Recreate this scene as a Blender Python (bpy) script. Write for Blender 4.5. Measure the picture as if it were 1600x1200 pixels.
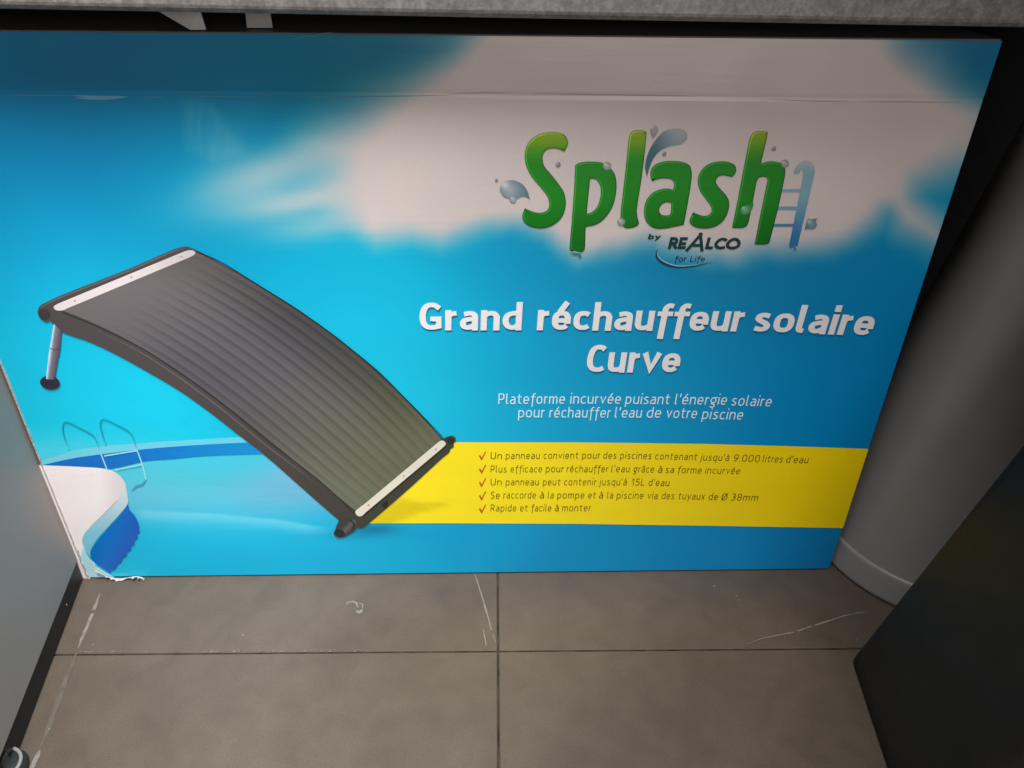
import bpy, bmesh, math, random
import numpy as np
from mathutils import Vector
from mathutils.geometry import tessellate_polygon
random.seed(7); rng = np.random.default_rng(5)
S = bpy.context.scene
for o in list(bpy.data.objects): bpy.data.objects.remove(o)

# ------------------------------------------------------------------ camera
FPX = 1190.0
YAW, PITCH, ROLL = 0.03445624, 0.56474578, -0.01441267
CAM = np.array([0.61690669, -0.84279871, 0.88274802])
BW, BH, BD = 1.15, 0.76818917, 0.26
cy, sy, cp, sp, cr, sr = math.cos(YAW), math.sin(YAW), math.cos(PITCH), math.sin(PITCH), math.cos(ROLL), math.sin(ROLL)
fwd = np.array([sy*cp, cy*cp, -sp]); rgt = np.array([cy, -sy, 0.0]); dwn = np.cross(fwd, rgt)
r_ = rgt*cr + dwn*sr; d_ = -rgt*sr + dwn*cr
MC = np.array([r_, d_, fwd])
cam = bpy.data.cameras.new('camera'); co = bpy.data.objects.new('camera', cam); S.collection.objects.link(co)
from mathutils import Matrix
m = Matrix.Identity(4)
for i in range(3):
    m[i][0] = r_[i]; m[i][1] = -d_[i]; m[i][2] = -fwd[i]; m[i][3] = CAM[i]
co.matrix_world = m
cam.sensor_width = 36.0; cam.lens = FPX/1600*36; cam.clip_start = 0.02; cam.clip_end = 50
cam.dof.use_dof = True; cam.dof.focus_distance = 0.98; cam.dof.aperture_fstop = 9.0
S.camera = co

# ------------------------------------------------------------------ light
w = bpy.data.worlds.new('World'); S.world = w; w.use_nodes = True
w.node_tree.nodes['Background'].inputs[0].default_value = (0.95, 0.97, 1.0, 1)
w.node_tree.nodes['Background'].inputs[1].default_value = 0.04
def area(name, loc, target, sx, sy_, power, col, spread=math.pi):
    l = bpy.data.lights.new(name, 'AREA'); l.shape = 'RECTANGLE'; l.size = sx; l.size_y = sy_
    l.energy = power; l.color = col; l.spread = spread
    o = bpy.data.objects.new(name, l); S.collection.objects.link(o); o.location = loc
    o.rotation_euler = (Vector(target)-Vector(loc)).to_track_quat('-Z', 'Y').to_euler()
    return o
area('front_fill', (1.15, -2.6, 0.95), (0.55, 0, 0.45), 1.3, 0.8, 21, (1.0, 0.93, 0.87))  # added low fill to brighten the carton front, no lamp stands there
sl = bpy.data.lights.new('ceiling_spot', 'SPOT'); sl.energy = 610; sl.color = (1.0, 0.985, 0.96); sl.shadow_soft_size = .5
sl.spot_size = math.radians(54); sl.spot_blend = 1.0
so = bpy.data.objects.new('ceiling_spot', sl); S.collection.objects.link(so); so.location = (.28, -.76, 2.4)
so.rotation_euler = (Vector((0.06, -.10, 0))-Vector(so.location)).to_track_quat('-Z', 'Y').to_euler()
S.view_settings.view_transform = 'Standard'; S.view_settings.look = 'None'
S.view_settings.exposure = 0; S.view_settings.gamma = 1

# ------------------------------------------------------------------ pixel helpers (survey of the photograph -> metres on real planes)
def ray(px, py):
    return MC.T @ np.array([(px-800)/FPX, (py-600)/FPX, 1.0])
def on_y(px, py, y=0.0):
    d = ray(px, py); return CAM + (y-CAM[1])/d[1]*d
def on_z(px, py, z=0.0):
    d = ray(px, py); return CAM + (z-CAM[2])/d[2]*d
def px_of(P):
    q = (np.atleast_2d(P)-CAM) @ MC.T
    return np.c_[800+FPX*q[:,0]/q[:,2], 600+FPX*q[:,1]/q[:,2]]
def lin(c):
    c = np.asarray(c, float)/255
    return np.where(c <= .04045, c/12.92, ((c+.055)/1.055)**2.4)

# ------------------------------------------------------------------ materials
def nt(name):
    m = bpy.data.materials.new(name); m.use_nodes = True
    return m, m.node_tree.nodes, m.node_tree.links, m.node_tree.nodes['Principled BSDF']
def plain(name, c, rough=.5, spec=.5, metal=0, noise=0.0, nscale=30, bump=0.0, bscale=200, rnoise=0.0):
    m, n, l, b = nt(name)
    b.inputs['Roughness'].default_value = rough; b.inputs['Specular IOR Level'].default_value = spec
    b.inputs['Metallic'].default_value = metal
    tc = n.new('ShaderNodeTexCoord')
    if noise:
        t = n.new('ShaderNodeTexNoise'); t.inputs['Scale'].default_value = nscale; t.inputs['Detail'].default_value = 6
        l.new(tc.outputs['Object'], t.inputs['Vector'])
        r = n.new('ShaderNodeValToRGB')
        r.color_ramp.elements[0].position = .3; r.color_ramp.elements[1].position = .7
        r.color_ramp.elements[0].color = (*[x*(1-noise) for x in c], 1); r.color_ramp.elements[1].color = (*[min(1, x*(1+noise)) for x in c], 1)
        l.new(t.outputs['Fac'], r.inputs['Fac']); l.new(r.outputs['Color'], b.inputs['Base Color'])
        if rnoise:
            mr = n.new('ShaderNodeMapRange'); mr.inputs['To Min'].default_value = rough-rnoise; mr.inputs['To Max'].default_value = rough+rnoise
            l.new(t.outputs['Fac'], mr.inputs['Value']); l.new(mr.outputs['Result'], b.inputs['Roughness'])
    else:
        b.inputs['Base Color'].default_value = (*c, 1)
    if bump:
        t2 = n.new('ShaderNodeTexNoise'); t2.inputs['Scale'].default_value = bscale; t2.inputs['Detail'].default_value = 4
        l.new(tc.outputs['Object'], t2.inputs['Vector'])
        bp = n.new('ShaderNodeBump'); bp.inputs['Strength'].default_value = bump; bp.inputs['Distance'].default_value = .002
        l.new(t2.outputs['Fac'], bp.inputs['Height']); l.new(bp.outputs['Normal'], b.inputs['Normal'])
    return m
def print_mat():
    m, n, l, b = nt('printed_gloss_paper')
    a = n.new('ShaderNodeAttribute'); a.attribute_name = 'ink'
    tc = n.new('ShaderNodeTexCoord')
    # faint paper fibre mottling and horizontal flute banding of the corrugated board
    t = n.new('ShaderNodeTexNoise'); t.inputs['Scale'].default_value = 420; t.inputs['Detail'].default_value = 3
    l.new(tc.outputs['Object'], t.inputs['Vector'])
    mr = n.new('ShaderNodeMapRange'); mr.inputs['From Min'].default_value = .3; mr.inputs['From Max'].default_value = .7
    mr.inputs['To Min'].default_value = .98; mr.inputs['To Max'].default_value = 1.02
    l.new(t.outputs['Fac'], mr.inputs['Value'])
    mx = n.new('ShaderNodeMix'); mx.data_type = 'RGBA'; mx.blend_type = 'MULTIPLY'; mx.inputs['Factor'].default_value = 1
    l.new(a.outputs['Color'], mx.inputs['A']); l.new(mr.outputs['Result'], mx.inputs['B'])
    l.new(mx.outputs['Result'], b.inputs['Base Color'])
    b.inputs['Roughness'].default_value = .32; b.inputs['Specular IOR Level'].default_value = .45
    wv = n.new('ShaderNodeTexNoise'); wv.inputs['Scale'].default_value = 1
    mp = n.new('ShaderNodeMapping'); mp.inputs['Scale'].default_value = (6, 1, 130)
    l.new(tc.outputs['Object'], mp.inputs['Vector']); l.new(mp.outputs['Vector'], wv.inputs['Vector'])
    bp = n.new('ShaderNodeBump'); bp.inputs['Strength'].default_value = .25; bp.inputs['Distance'].default_value = .0006
    l.new(wv.outputs['Fac'], bp.inputs['Height'])
    lw = n.new('ShaderNodeTexNoise'); lw.inputs['Scale'].default_value = 4.5; lw.inputs['Detail'].default_value = 2
    l.new(tc.outputs['Object'], lw.inputs['Vector'])
    bp2 = n.new('ShaderNodeBump'); bp2.inputs['Strength'].default_value = .28; bp2.inputs['Distance'].default_value = .012
    l.new(lw.outputs['Fac'], bp2.inputs['Height']); l.new(bp.outputs['Normal'], bp2.inputs['Normal'])
    l.new(bp2.outputs['Normal'], b.inputs['Normal'])
    return m
M_PRINT = print_mat()
M_CARD = plain('carton_board', (.16, .15, .15), .5, .4, noise=.1, nscale=40)
M_RAW = plain('torn_white_paper', (.50, .485, .46), .8, .2, noise=.12, nscale=150, bump=.6, bscale=400)

# ------------------------------------------------------------------ scene-graph helpers
def link(name, me, parent=None, mat=None):
    o = bpy.data.objects.new(name, me); S.collection.objects.link(o)
    if mat: me.materials.append(mat)
    if parent: o.parent = parent
    return o
def thing(name, label, cat, loc=(0, 0, 0)):
    o = bpy.data.objects.new(name, None); S.collection.objects.link(o); o.location = loc
    o.empty_display_size = .05; o['label'] = label; o['category'] = cat
    bpy.context.view_layer.update()
    return o
def tag(o, label, cat): o['label'] = label; o['category'] = cat; return o
def bmobj(name, bm, mat, parent=None, smooth=False):
    me = bpy.data.meshes.new(name)
    if smooth:
        for f in bm.faces: f.smooth = True
    bm.to_mesh(me); bm.free()
    o = link(name, me, parent, mat)
    if parent: o.matrix_parent_inverse = parent.matrix_world.inverted()
    return o
def box_bm(x0, x1, y0, y1, z0, z1, bev=0, seg=2):
    bm = bmesh.new(); bmesh.ops.create_cube(bm, size=1)
    for v in bm.verts:
        v.co = Vector(((x0+x1)/2+v.co.x*(x1-x0), (y0+y1)/2+v.co.y*(y1-y0), (z0+z1)/2+v.co.z*(z1-z0)))
    if bev: bmesh.ops.bevel(bm, geom=bm.edges[:], offset=bev, segments=seg, affect='EDGES', profile=.5)
    return bm
def lathe_bm(prof, cx, cy_, n=64, cap=True):
    bm = bmesh.new(); rings = []
    for r, z in prof:
        rings.append([bm.verts.new((cx+r*math.cos(2*math.pi*i/n), cy_+r*math.sin(2*math.pi*i/n), z)) for i in range(n)])
    for a, b in zip(rings, rings[1:]):
        for i in range(n): bm.faces.new((a[i], a[(i+1) % n], b[(i+1) % n], b[i]))
    if cap:
        for ring, up in ((rings[-1], 1), (rings[0], -1)):
            bm.faces.new([bm.verts.new(v.co) for v in ring][::up])
    return bm

# ================================================================== SETTING
def tile_mat():
    m, n, l, b = nt('stone_tile')
    tc = n.new('ShaderNodeTexCoord')
    t = n.new('ShaderNodeTexNoise'); t.inputs['Scale'].default_value = 4.2; t.inputs['Detail'].default_value = 5; t.inputs['Roughness'].default_value = .55
    t2 = n.new('ShaderNodeTexNoise'); t2.inputs['Scale'].default_value = 26; t2.inputs['Detail'].default_value = 8; t2.inputs['Distortion'].default_value = .6
    t3 = n.new('ShaderNodeTexNoise'); t3.inputs['Scale'].default_value = 520; t3.inputs['Detail'].default_value = 2
    for q in (t, t2, t3): l.new(tc.outputs['Object'], q.inputs['Vector'])
    r = n.new('ShaderNodeValToRGB'); e = r.color_ramp.elements
    e[0].position = .33; e[0].color = (.076, .057, .043, 1); e[1].position = .68; e[1].color = (.100, .077, .059, 1)
    l.new(t.outputs['Fac'], r.inputs['Fac'])
    r2 = n.new('ShaderNodeValToRGB'); e = r2.color_ramp.elements
    e[0].position = .32; e[0].color = (.93, .93, .93, 1); e[1].position = .62; e[1].color = (1.05, 1.05, 1.05, 1)
    l.new(t2.outputs['Fac'], r2.inputs['Fac'])
    r3 = n.new('ShaderNodeValToRGB'); e = r3.color_ramp.elements
    e[0].position = .3; e[0].color = (.84, .84, .84, 1); e[1].position = .7; e[1].color = (1.16, 1.16, 1.16, 1)
    l.new(t3.outputs['Fac'], r3.inputs['Fac'])
    a = n.new('ShaderNodeMix'); a.data_type = 'RGBA'; a.blend_type = 'MULTIPLY'; a.inputs['Factor'].default_value = 1
    l.new(r.outputs['Color'], a.inputs['A']); l.new(r2.outputs['Color'], a.inputs['B'])
    c = n.new('ShaderNodeMix'); c.data_type = 'RGBA'; c.blend_type = 'MULTIPLY'; c.inputs['Factor'].default_value = 1
    l.new(a.outputs['Result'], c.inputs['A']); l.new(r3.outputs['Color'], c.inputs['B'])
    l.new(c.outputs['Result'], b.inputs['Base Color'])
    b.inputs['Roughness'].default_value = .5; b.inputs['Specular IOR Level'].default_value = .4
    mr = n.new('ShaderNodeMapRange'); mr.inputs['To Min'].default_value = .38; mr.inputs['To Max'].default_value = .62
    l.new(t2.outputs['Fac'], mr.inputs['Value']); l.new(mr.outputs['Result'], b.inputs['Roughness'])
    bp = n.new('ShaderNodeBump'); bp.inputs['Strength'].default_value = .12; bp.inputs['Distance'].default_value = .001
    l.new(t2.outputs['Fac'], bp.inputs['Height']); l.new(bp.outputs['Normal'], b.inputs['Normal'])
    return m
M_TILE = tile_mat()
M_GROUT = plain('grout', (.036, .029, .023), .85, .2, noise=.6, nscale=35)
bm = bmesh.new()
G = .0028
xs = [.627-1.2*k for k in range(2, -3, -1)]
ys = [-.1455-.6*k for k in range(5, -3, -1)]
for x0, x1 in zip(xs, xs[1:]):
    for y0, y1 in zip(ys, ys[1:]):
        b2 = box_bm(x0+G/2, x1-G/2, y0+G/2, y1-G/2, -.01, 0, .0009, 1)
        me = bpy.data.meshes.new('t'); b2.to_mesh(me); b2.free(); bm.from_mesh(me); bpy.data.meshes.remove(me)
for v in bm.verts: v.co.x, v.co.y = .627+(v.co.x-.627)+.0078*(v.co.y+.1455), v.co.y-.0078*(v.co.x-.627)
fl = bmobj('floor', bm, M_TILE); fl['kind'] = 'structure'
bm = bmesh.new(); bmesh.ops.create_grid(bm, x_segments=1, y_segments=1, size=2.2)
for v in bm.verts: v.co += Vector((.6, -.5, -.0016))
gr = bmobj('grout_bed', bm, M_GROUT); gr['kind'] = 'structure'
# light scrapes and marks worn into the tiles
M_MARK = plain('scratch_mark', (.19, .175, .155), .7, .2, noise=.2, nscale=90)
M_MARKF = plain('faint_scuff', (.105, .090, .075), .7, .2, noise=.15, nscale=90)
def floor_ribbon(bm, pts, wpx, z, jit=.25):
    P = [on_z(*p) for p in pts]; Q = []
    for a, b in zip(P, P[1:]):
        k = max(2, int(np.linalg.norm(b-a)/.006))
        for i in range(k): Q.append(a+(b-a)*i/k)
    Q.append(P[-1]); L = []
    for i, q in enumerate(Q):
        a = Q[max(0, i-1)]; b = Q[min(len(Q)-1, i+1)]; t = (b-a)/np.linalg.norm(b-a); nn = np.array([-t[1], t[0], 0])
        tap = min(1, 4*i/len(Q)+.25, 4*(len(Q)-1-i)/len(Q)+.25)
        hw = wpx*.00045*tap*(1+jit*random.uniform(-1, 1))
        q = q + nn*random.uniform(-1, 1)*.0003*wpx*.3
        L.append((bm.verts.new((*(q+nn*hw)[:2], z)), bm.verts.new((*(q-nn*hw)[:2], z))))
    for a, b in zip(L, L[1:]):
        if len(L) < 6 or random.random() > .05: bm.faces.new((a[0], a[1], b[1], b[0]))
bm = bmesh.new()
z = .0006
floor_ribbon(bm, [(742, 897), (750, 922), (760, 955), (768, 985), (775, 1005)], 2.4, z)
floor_ribbon(bm, [(755, 983), (758, 1000), (760, 1011)], 1.8, z)
floor_ribbon(bm, [(1166, 1007), (1190, 998), (1240, 988), (1290, 972), (1320, 962), (1353, 957)], 2.6, z)
floor_ribbon(bm, [(62, 1172), (52, 1197), (44, 1215)], 6, z)
floor_ribbon(bm, [(157, 927), (140, 970), (122, 1013)], 5, z)
floor_ribbon(bm, [(541, 948), (543, 942), (551, 940), (557, 943), (560, 950)], 3, z)
floor_ribbon(bm, [(556, 955), (561, 957), (567, 953)], 6.5, z)
floor_ribbon(bm, [(560, 942), (567, 945), (566, 951)], 2.5, z)
for p in ((378, 992), (144, 1007), (76, 1139), (1337, 1000)): floor_ribbon(bm, [p, (p[0]+2.5, p[1]+1)], 2.6, z)
for p, q in (((1114, 917), (1118, 914)), ((1150, 929), (1151, 933)), ((1153, 937), (1155, 939))): floor_ribbon(bm, [p, q], 2.2, z)
for k in range(26):
    x = random.choice([random.uniform(300, 560), random.uniform(120, 700)]); yj = 1018.6-(x-120)*.0022; floor_ribbon(bm, [(x, yj+random.uniform(-1, 1.2)), (x+random.uniform(2, 9), yj)], random.uniform(.8, 2.4), z)
for k in range(60):
    x, y = random.uniform(120, 1330), random.uniform(915, 1190); floor_ribbon(bm, [(x, y), (x+random.uniform(-2, 2), y+random.uniform(-.8, 1.2))], random.uniform(.4, .9), z)
o = bmobj('floor_scratches', bm, M_MARK); o['kind'] = 'structure'
bm = bmesh.new()
floor_ribbon(bm, [(120, 1020), (104, 1060), (88, 1105), (75, 1140), (62, 1170)], 7, .0004)
floor_ribbon(bm, [(1330, 958), (1352, 956)], 5, .0004)
o = bmobj('floor_scuffs', bm, M_MARKF); o['kind'] = 'structure'
# backdrop wall far under the counter, coloured near black to stand for deep shade
wl = bmobj('wall', box_bm(-1.5, 3.0, .62, .7, 0, 2.6), plain('shade_black_wall', (.02, .02, .022), .7, noise=.2)); tag(wl, 'wall behind the big box, coloured near black to stand for the shade', 'wall')

# ------------------------------------------------------------------ countertop
def stone_mat():
    m, n, l, b = nt('speckled_counter')
    tc = n.new('ShaderNodeTexCoord')
    t = n.new('ShaderNodeTexNoise'); t.inputs['Scale'].default_value = 110; t.inputs['Detail'].default_value = 5; t.inputs['Roughness'].default_value = .6
    t2 = n.new('ShaderNodeTexNoise'); t2.inputs['Scale'].default_value = 360; t2.inputs['Detail'].default_value = 3
    for q in (t, t2): l.new(tc.outputs['Object'], q.inputs['Vector'])
    r = n.new('ShaderNodeValToRGB'); e = r.color_ramp.elements
    e[0].position = .36; e[0].color = (.112, .106, .102, 1); e[1].position = .62; e[1].color = (.190, .180, .175, 1)
    x = r.color_ramp.elements.new(.5); x.color = (.148, .140, .136, 1)
    l.new(t.outputs['Fac'], r.inputs['Fac'])
    r2 = n.new('ShaderNodeValToRGB'); e = r2.color_ramp.elements
    e[0].position = .35; e[0].color = (.85, .85, .85, 1); e[1].position = .65; e[1].color = (1.2, 1.2, 1.2, 1)
    l.new(t2.outputs['Fac'], r2.inputs['Fac'])
    a = n.new('ShaderNodeMix'); a.data_type = 'RGBA'; a.blend_type = 'MULTIPLY'; a.inputs['Factor'].default_value = 1
    l.new(r.outputs['Color'], a.inputs['A']); l.new(r2.outputs['Color'], a.inputs['B'])
    l.new(a.outputs['Result'], b.inputs['Base Color']); b.inputs['Roughness'].default_value = .45
    return m
CY = -.06
bm = box_bm(-.9, 2.4, CY, .6, 0, .042, .007, 4)
zl, zr = on_y(0, 15, CY), on_y(1600, 44, CY)
for v in bm.verts:
    v.co.z += zl[2] + (v.co.x-zl[0])/(zr[0]-zl[0])*(zr[2]-zl[2])
ct = bmobj('countertop', bm, stone_mat(), smooth=False); tag(ct, 'grey speckled countertop slab overhanging the top of the blue box', 'countertop')

# ================================================================== CARTON
BX = thing('cardboard_box', 'large blue and yellow printed carton for a curved solar pool heater, standing on the tiles', 'box', (BW/2, BD/2, 0))
bm = box_bm(.0004, BW-.0004, .0022, BD, .001, BH, .0016, 2)
bmobj('carton_body', bm, M_CARD, BX)

LY = .00016
class Art:
    """one printed part of the carton: faces in photo pixels, laid on the real front plane"""
    def __init__(s): s.v, s.f, s.c = [], [], []
    def add(s, pts, faces, cols, layer):
        b = len(s.v)
        for (x, y), c in zip(pts, cols):
            p = on_y(x, y, 0.0); s.v.append((p[0], -.0004-layer*LY, p[2])); s.c.append(c)
        s.f += [tuple(b+i for i in f) for f in faces]
    def add_plane(s, pts, faces, col, layer):
        b = len(s.v)
        for x, z_ in pts: s.v.append((x, -.0004-layer*LY-2e-6*(len(s.v)-b), z_)); s.c.append(col)
        s.f += [tuple(b+i for i in f) for f in faces]
    def build(s, name, parent, mat=None):
        me = bpy.data.meshes.new(name); me.from_pydata(s.v, [], s.f)
        at = me.attributes.new('ink', 'FLOAT_COLOR', 'POINT')
        cc = np.ones((len(s.v), 4), np.float32); cc[:, :3] = np.array(s.c)
        at.data.foreach_set('color', cc.ravel()); me.update()
        bm = bmesh.new(); bm.from_mesh(me); 
        flip = [f for f in bm.faces if f.normal.y > 0]
        bmesh.ops.reverse_faces(bm, faces=flip); bm.to_mesh(me); bm.free()
        o = link(name, me, parent, mat or M_PRINT)
        o.matrix_parent_inverse = BX.matrix_world.inverted() if parent is BX else Matrix.Identity(4)
        return o
def herm(pts, closed=True, sub=6):
    """smooth outline; a third element marks a sharp corner"""
    n = len(pts); P = [np.array(p[:2], float) for p in pts]; sh = [len(p) > 2 for p in pts]; out = []
    def tan(i, seg):
        a, b = P[(i-1) % n], P[(i+1) % n]
        if not closed and i == 0: t = P[1]-P[0]
        elif not closed and i == n-1: t = P[-1]-P[-2]
        elif sh[i]: t = seg
        else: t = b-a
        L = np.linalg.norm(t); return t/L*np.linalg.norm(seg) if L > 0 else seg
    for i in range(n if closed else n-1):
        j = (i+1) % n; seg = P[j]-P[i]; t0, t1 = tan(i, seg), tan(j, seg)
        for k in range(sub):
            u = k/sub; out.append((2*u**3-3*u*u+1)*P[i]+(u**3-2*u*u+u)*t0+(-2*u**3+3*u*u)*P[j]+(u**3-u*u)*t1)
    if not closed: out.append(P[-1])
    return out
def fill(art, outline, colf, layer, holes=(), step=None, sub=6, smooth=True):
    loops = [[Vector((*p, 0)) for p in (herm(outline, True, sub) if smooth else [np.array(q[:2], float) for q in outline])]]
    for h in holes: loops.append([Vector((*p, 0)) for p in herm(h, True, sub)])
    flat = [v for lp in loops for v in lp]; tris = tessellate_polygon(loops)
    if step:
        bm = bmesh.new(); vs = [bm.verts.new(v) for v in flat]
        for t in tris:
            try: bm.faces.new([vs[i] for i in t])
            except ValueError: pass
        xs_ = [v.co.x for v in bm.verts]; ys_ = [v.co.y for v in bm.verts]
        for ax, lo, hi, no in ((0, min(xs_), max(xs_), (1, 0, 0)), (1, min(ys_), max(ys_), (0, 1, 0))):
            st = step if not isinstance(step, tuple) else step[ax]
            if not st: continue
            k = lo+st
            while k < hi:
                bmesh.ops.bisect_plane(bm, geom=bm.verts[:]+bm.edges[:]+bm.faces[:], plane_co=(k, 0, 0) if ax == 0 else (0, k, 0), plane_no=no)
                k += st
        bm.verts.ensure_lookup_table(); bm.verts.index_update()
        pts = [(v.co.x, v.co.y) for v in bm.verts]; fs = [[v.index for v in f.verts] for f in bm.faces]; bm.free()
    else:
        pts = [(v.x, v.y) for v in flat]; fs = tris
    cols = [colf(*p) if callable(colf) else lin(colf) for p in pts]
    art.add(pts, fs, cols, layer)
def stroke(art, pts, width, colf, layer, smooth=True, sub=6, taper=False):
    Q = herm(pts, False, sub) if smooth else [np.array(p[:2], float) for p in pts]
    V, n = [], len(Q)
    for i, q in enumerate(Q):
        t = Q[min(n-1, i+1)]-Q[max(0, i-1)]; L = np.linalg.norm(t); t = t/L if L else np.array([1, 0]); nn = np.array([-t[1], t[0]])
        h = width/2*(min(1, .25+3*min(i, n-1-i)/n) if taper else 1)
        V += [q+nn*h, q-nn*h]
    cols = [colf(*p) if callable(colf) else lin(colf) for p in V]
    art.add(V, [(2*i, 2*i+1, 2*i+3, 2*i+2) for i in range(n-1)], cols, layer)
def disc(cx, cy_, rx, ry=None, rot=0, n=20):
    ry = ry or rx; c, s = math.cos(rot), math.sin(rot)
    return [(cx+rx*math.cos(a)*c-ry*math.sin(a)*s, cy_+rx*math.cos(a)*s+ry*math.sin(a)*c) for a in [2*math.pi*i/n for i in range(n)]]
def sdist(X, Y, poly):
    """signed distance to a polygon, positive inside"""
    P = np.array([p[:2] for p in poly], float); Q = np.roll(P, -1, 0)
    d = np.full(X.shape, 1e9); ins = np.zeros(X.shape, bool)
    for (x0, y0), (x1, y1) in zip(P, Q):
        ex, ey = x1-x0, y1-y0; t = np.clip(((X-x0)*ex+(Y-y0)*ey)/(ex*ex+ey*ey+1e-12), 0, 1)
        d = np.minimum(d, np.hypot(X-x0-t*ex, Y-y0-t*ey))
        cond = ((y0 > Y) != (y1 > Y)) & (X < (x1-x0)*(Y-y0)/((y1-y0) if y1 != y0 else 1e-9)+x0)
        ins ^= cond
    return np.where(ins, d, -d)
def ss(a, b, x):
    t = np.clip((x-a)/(b-a), 0, 1); return t*t*(3-2*t)
def vnoise(x, y, seed):
    """smooth value noise"""
    r = np.random.default_rng(seed).random((64, 64)); xi = np.floor(x).astype(int); yi = np.floor(y).astype(int)
    fx = x-xi; fy = y-yi; fx = fx*fx*(3-2*fx); fy = fy*fy*(3-2*fy); g = lambda a, b: r[a % 64, b % 64]
    return (g(xi, yi)*(1-fx)+g(xi+1, yi)*fx)*(1-fy)+(g(xi, yi+1)*(1-fx)+g(xi+1, yi+1)*fx)*fy
SKY = [((-150, 60), (0, 112, 176)), ((0, 60), (0, 120, 172)), ((300, 80), (0, 116, 164)), ((600, 80), (0, 118, 160)), ((100, 200), (0, 98, 152)),  # upper-left tones darkened: shade below the counter put into the ink
       ((0, 330), (0, 122, 176)), ((300, 330), (4, 142, 192)), ((60, 430), (8, 164, 212)), ((480, 440), (8, 158, 206)), ((20, 560), (16, 190, 230)),
       ((150, 630), (18, 196, 234)), ((560, 500), (20, 195, 236)), ((650, 600), (20, 198, 240)), ((760, 560), (12, 180, 230)), ((900, 450), (0, 140, 198)), ((900, 640), (8, 168, 226)),
       ((1000, 570), (4, 158, 220)), ((1100, 640), (0, 150, 216)), ((1220, 600), (0, 140, 210)), ((1330, 560), (0, 134, 206)), ((1420, 430), (0, 128, 196)),
       ((1330, 680), (0, 132, 206)), ((1500, 100), (14, 108, 158)), ((1480, 320), (0, 160, 212)), ((1200, 410), (0, 122, 176)), ((1050, 420), (0, 124, 176)), ((800, 420), (0, 150, 206))]
SEA = [((230, 745), (78, 200, 228)), ((330, 732), (60, 196, 230)), ((250, 785), (116, 186, 224)), ((420, 780), (124, 184, 224)), ((480, 772), (112, 180, 226)),
       ((300, 808), (84, 204, 238)), ((430, 812), (56, 196, 238)), ((200, 840), (6, 182, 232)), ((300, 835), (6, 180, 232)), ((400, 842), (6, 178, 230)), ((350, 870), (0, 172, 226)), ((600, 870), (0, 170, 224)), ((220, 880), (2, 178, 228)),
       ((480, 850), (4, 174, 228)), ((520, 830), (10, 178, 230)), ((760, 850), (0, 160, 220)), ((900, 870), (0, 144, 208)), ((1100, 870), (0, 138, 208)), ((1290, 860), (0, 130, 204)), ((150, 890), (50, 190, 230))]
def blend(tab, X, Y, sig, ax=1.0):
    num = np.zeros(X.shape+(3,)); den = np.zeros(X.shape)
    for (x, y), c in tab:
        wgt = np.exp(-((ax*(X-x))**2+(Y-y)**2)/(2*sig*sig))+1e-9; num += wgt[..., None]*np.asarray(c, float); den += wgt
    return num/den[..., None]+np.array([0, 2, -5.])
CLOUD = [(770, 20), (705, 82), (630, 124), (570, 158), (520, 192), (490, 225), (500, 262), (505, 300), (520, 332), (545, 350), (566, 372), (588, 379), (612, 372), (642, 366), (668, 372), (690, 378), (716, 369), (760, 354), (800, 354), (850, 368), (900, 398), (960, 394), (1020, 382), (1100, 400), (1150, 402), (1200, 388), (1250, 392), (1300, 384),
         (1345, 362), (1390, 332), (1405, 358), (1440, 372), (1480, 395), (1500, 380), (1460, 345), (1430, 310), (1440, 290), (1500, 262), (1560, 260), (1540, 170), (1500, 140), (1460, 100), (1420, 78), (1380, 40), (1300, 20)]
WISP = [(430, 264, 125, 34, -20, .54), (475, 313, 105, 22, -10, .72), (400, 296, 95, 46, -16, .30), (530, 345, 85, 22, -6, .5), (470, 362, 80, 22, -4, .22), (350, 240, 60, 34, -60, .12)]
POOLY = [(40, 728), (67, 726), (128, 729), (165, 732), (229, 720), (267, 717), (320, 712), (400, 709), (520, 705), (700, 700), (1700, 700)]
def cloud_alpha(X, Y):
    dx, dy = X-1050, Y-60; an = np.arctan2(dy, dx)*9; rr = np.log(np.hypot(dx, dy)+40)*1.6
    st = vnoise(an*1.3+20, rr+3, 1)*.7+vnoise(an*2.6+5, rr*1.5+9, 2)*.3-.5
    bl = vnoise(X/90+30, Y/60+30, 3)-.5
    sd = sdist(X, Y, CLOUD)+st*14+bl*14
    wide = 32+44*ss(760, 500, X)*ss(345, 270, Y)+24*ss(1330, 1480, X)
    a = ss(-1, 1, sd/wide)
    for cx, cy_, l_, w_, an_, am in WISP:
        c_, s__ = math.cos(math.radians(an_)), math.sin(math.radians(an_)); u = (X-cx)*c_+(Y-cy_)*s__; v = -(X-cx)*s__+(Y-cy_)*c_
        a = 1-(1-a)*(1-am*np.exp(-(u/l_)**2-(v/w_)**2))
    return a
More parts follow.
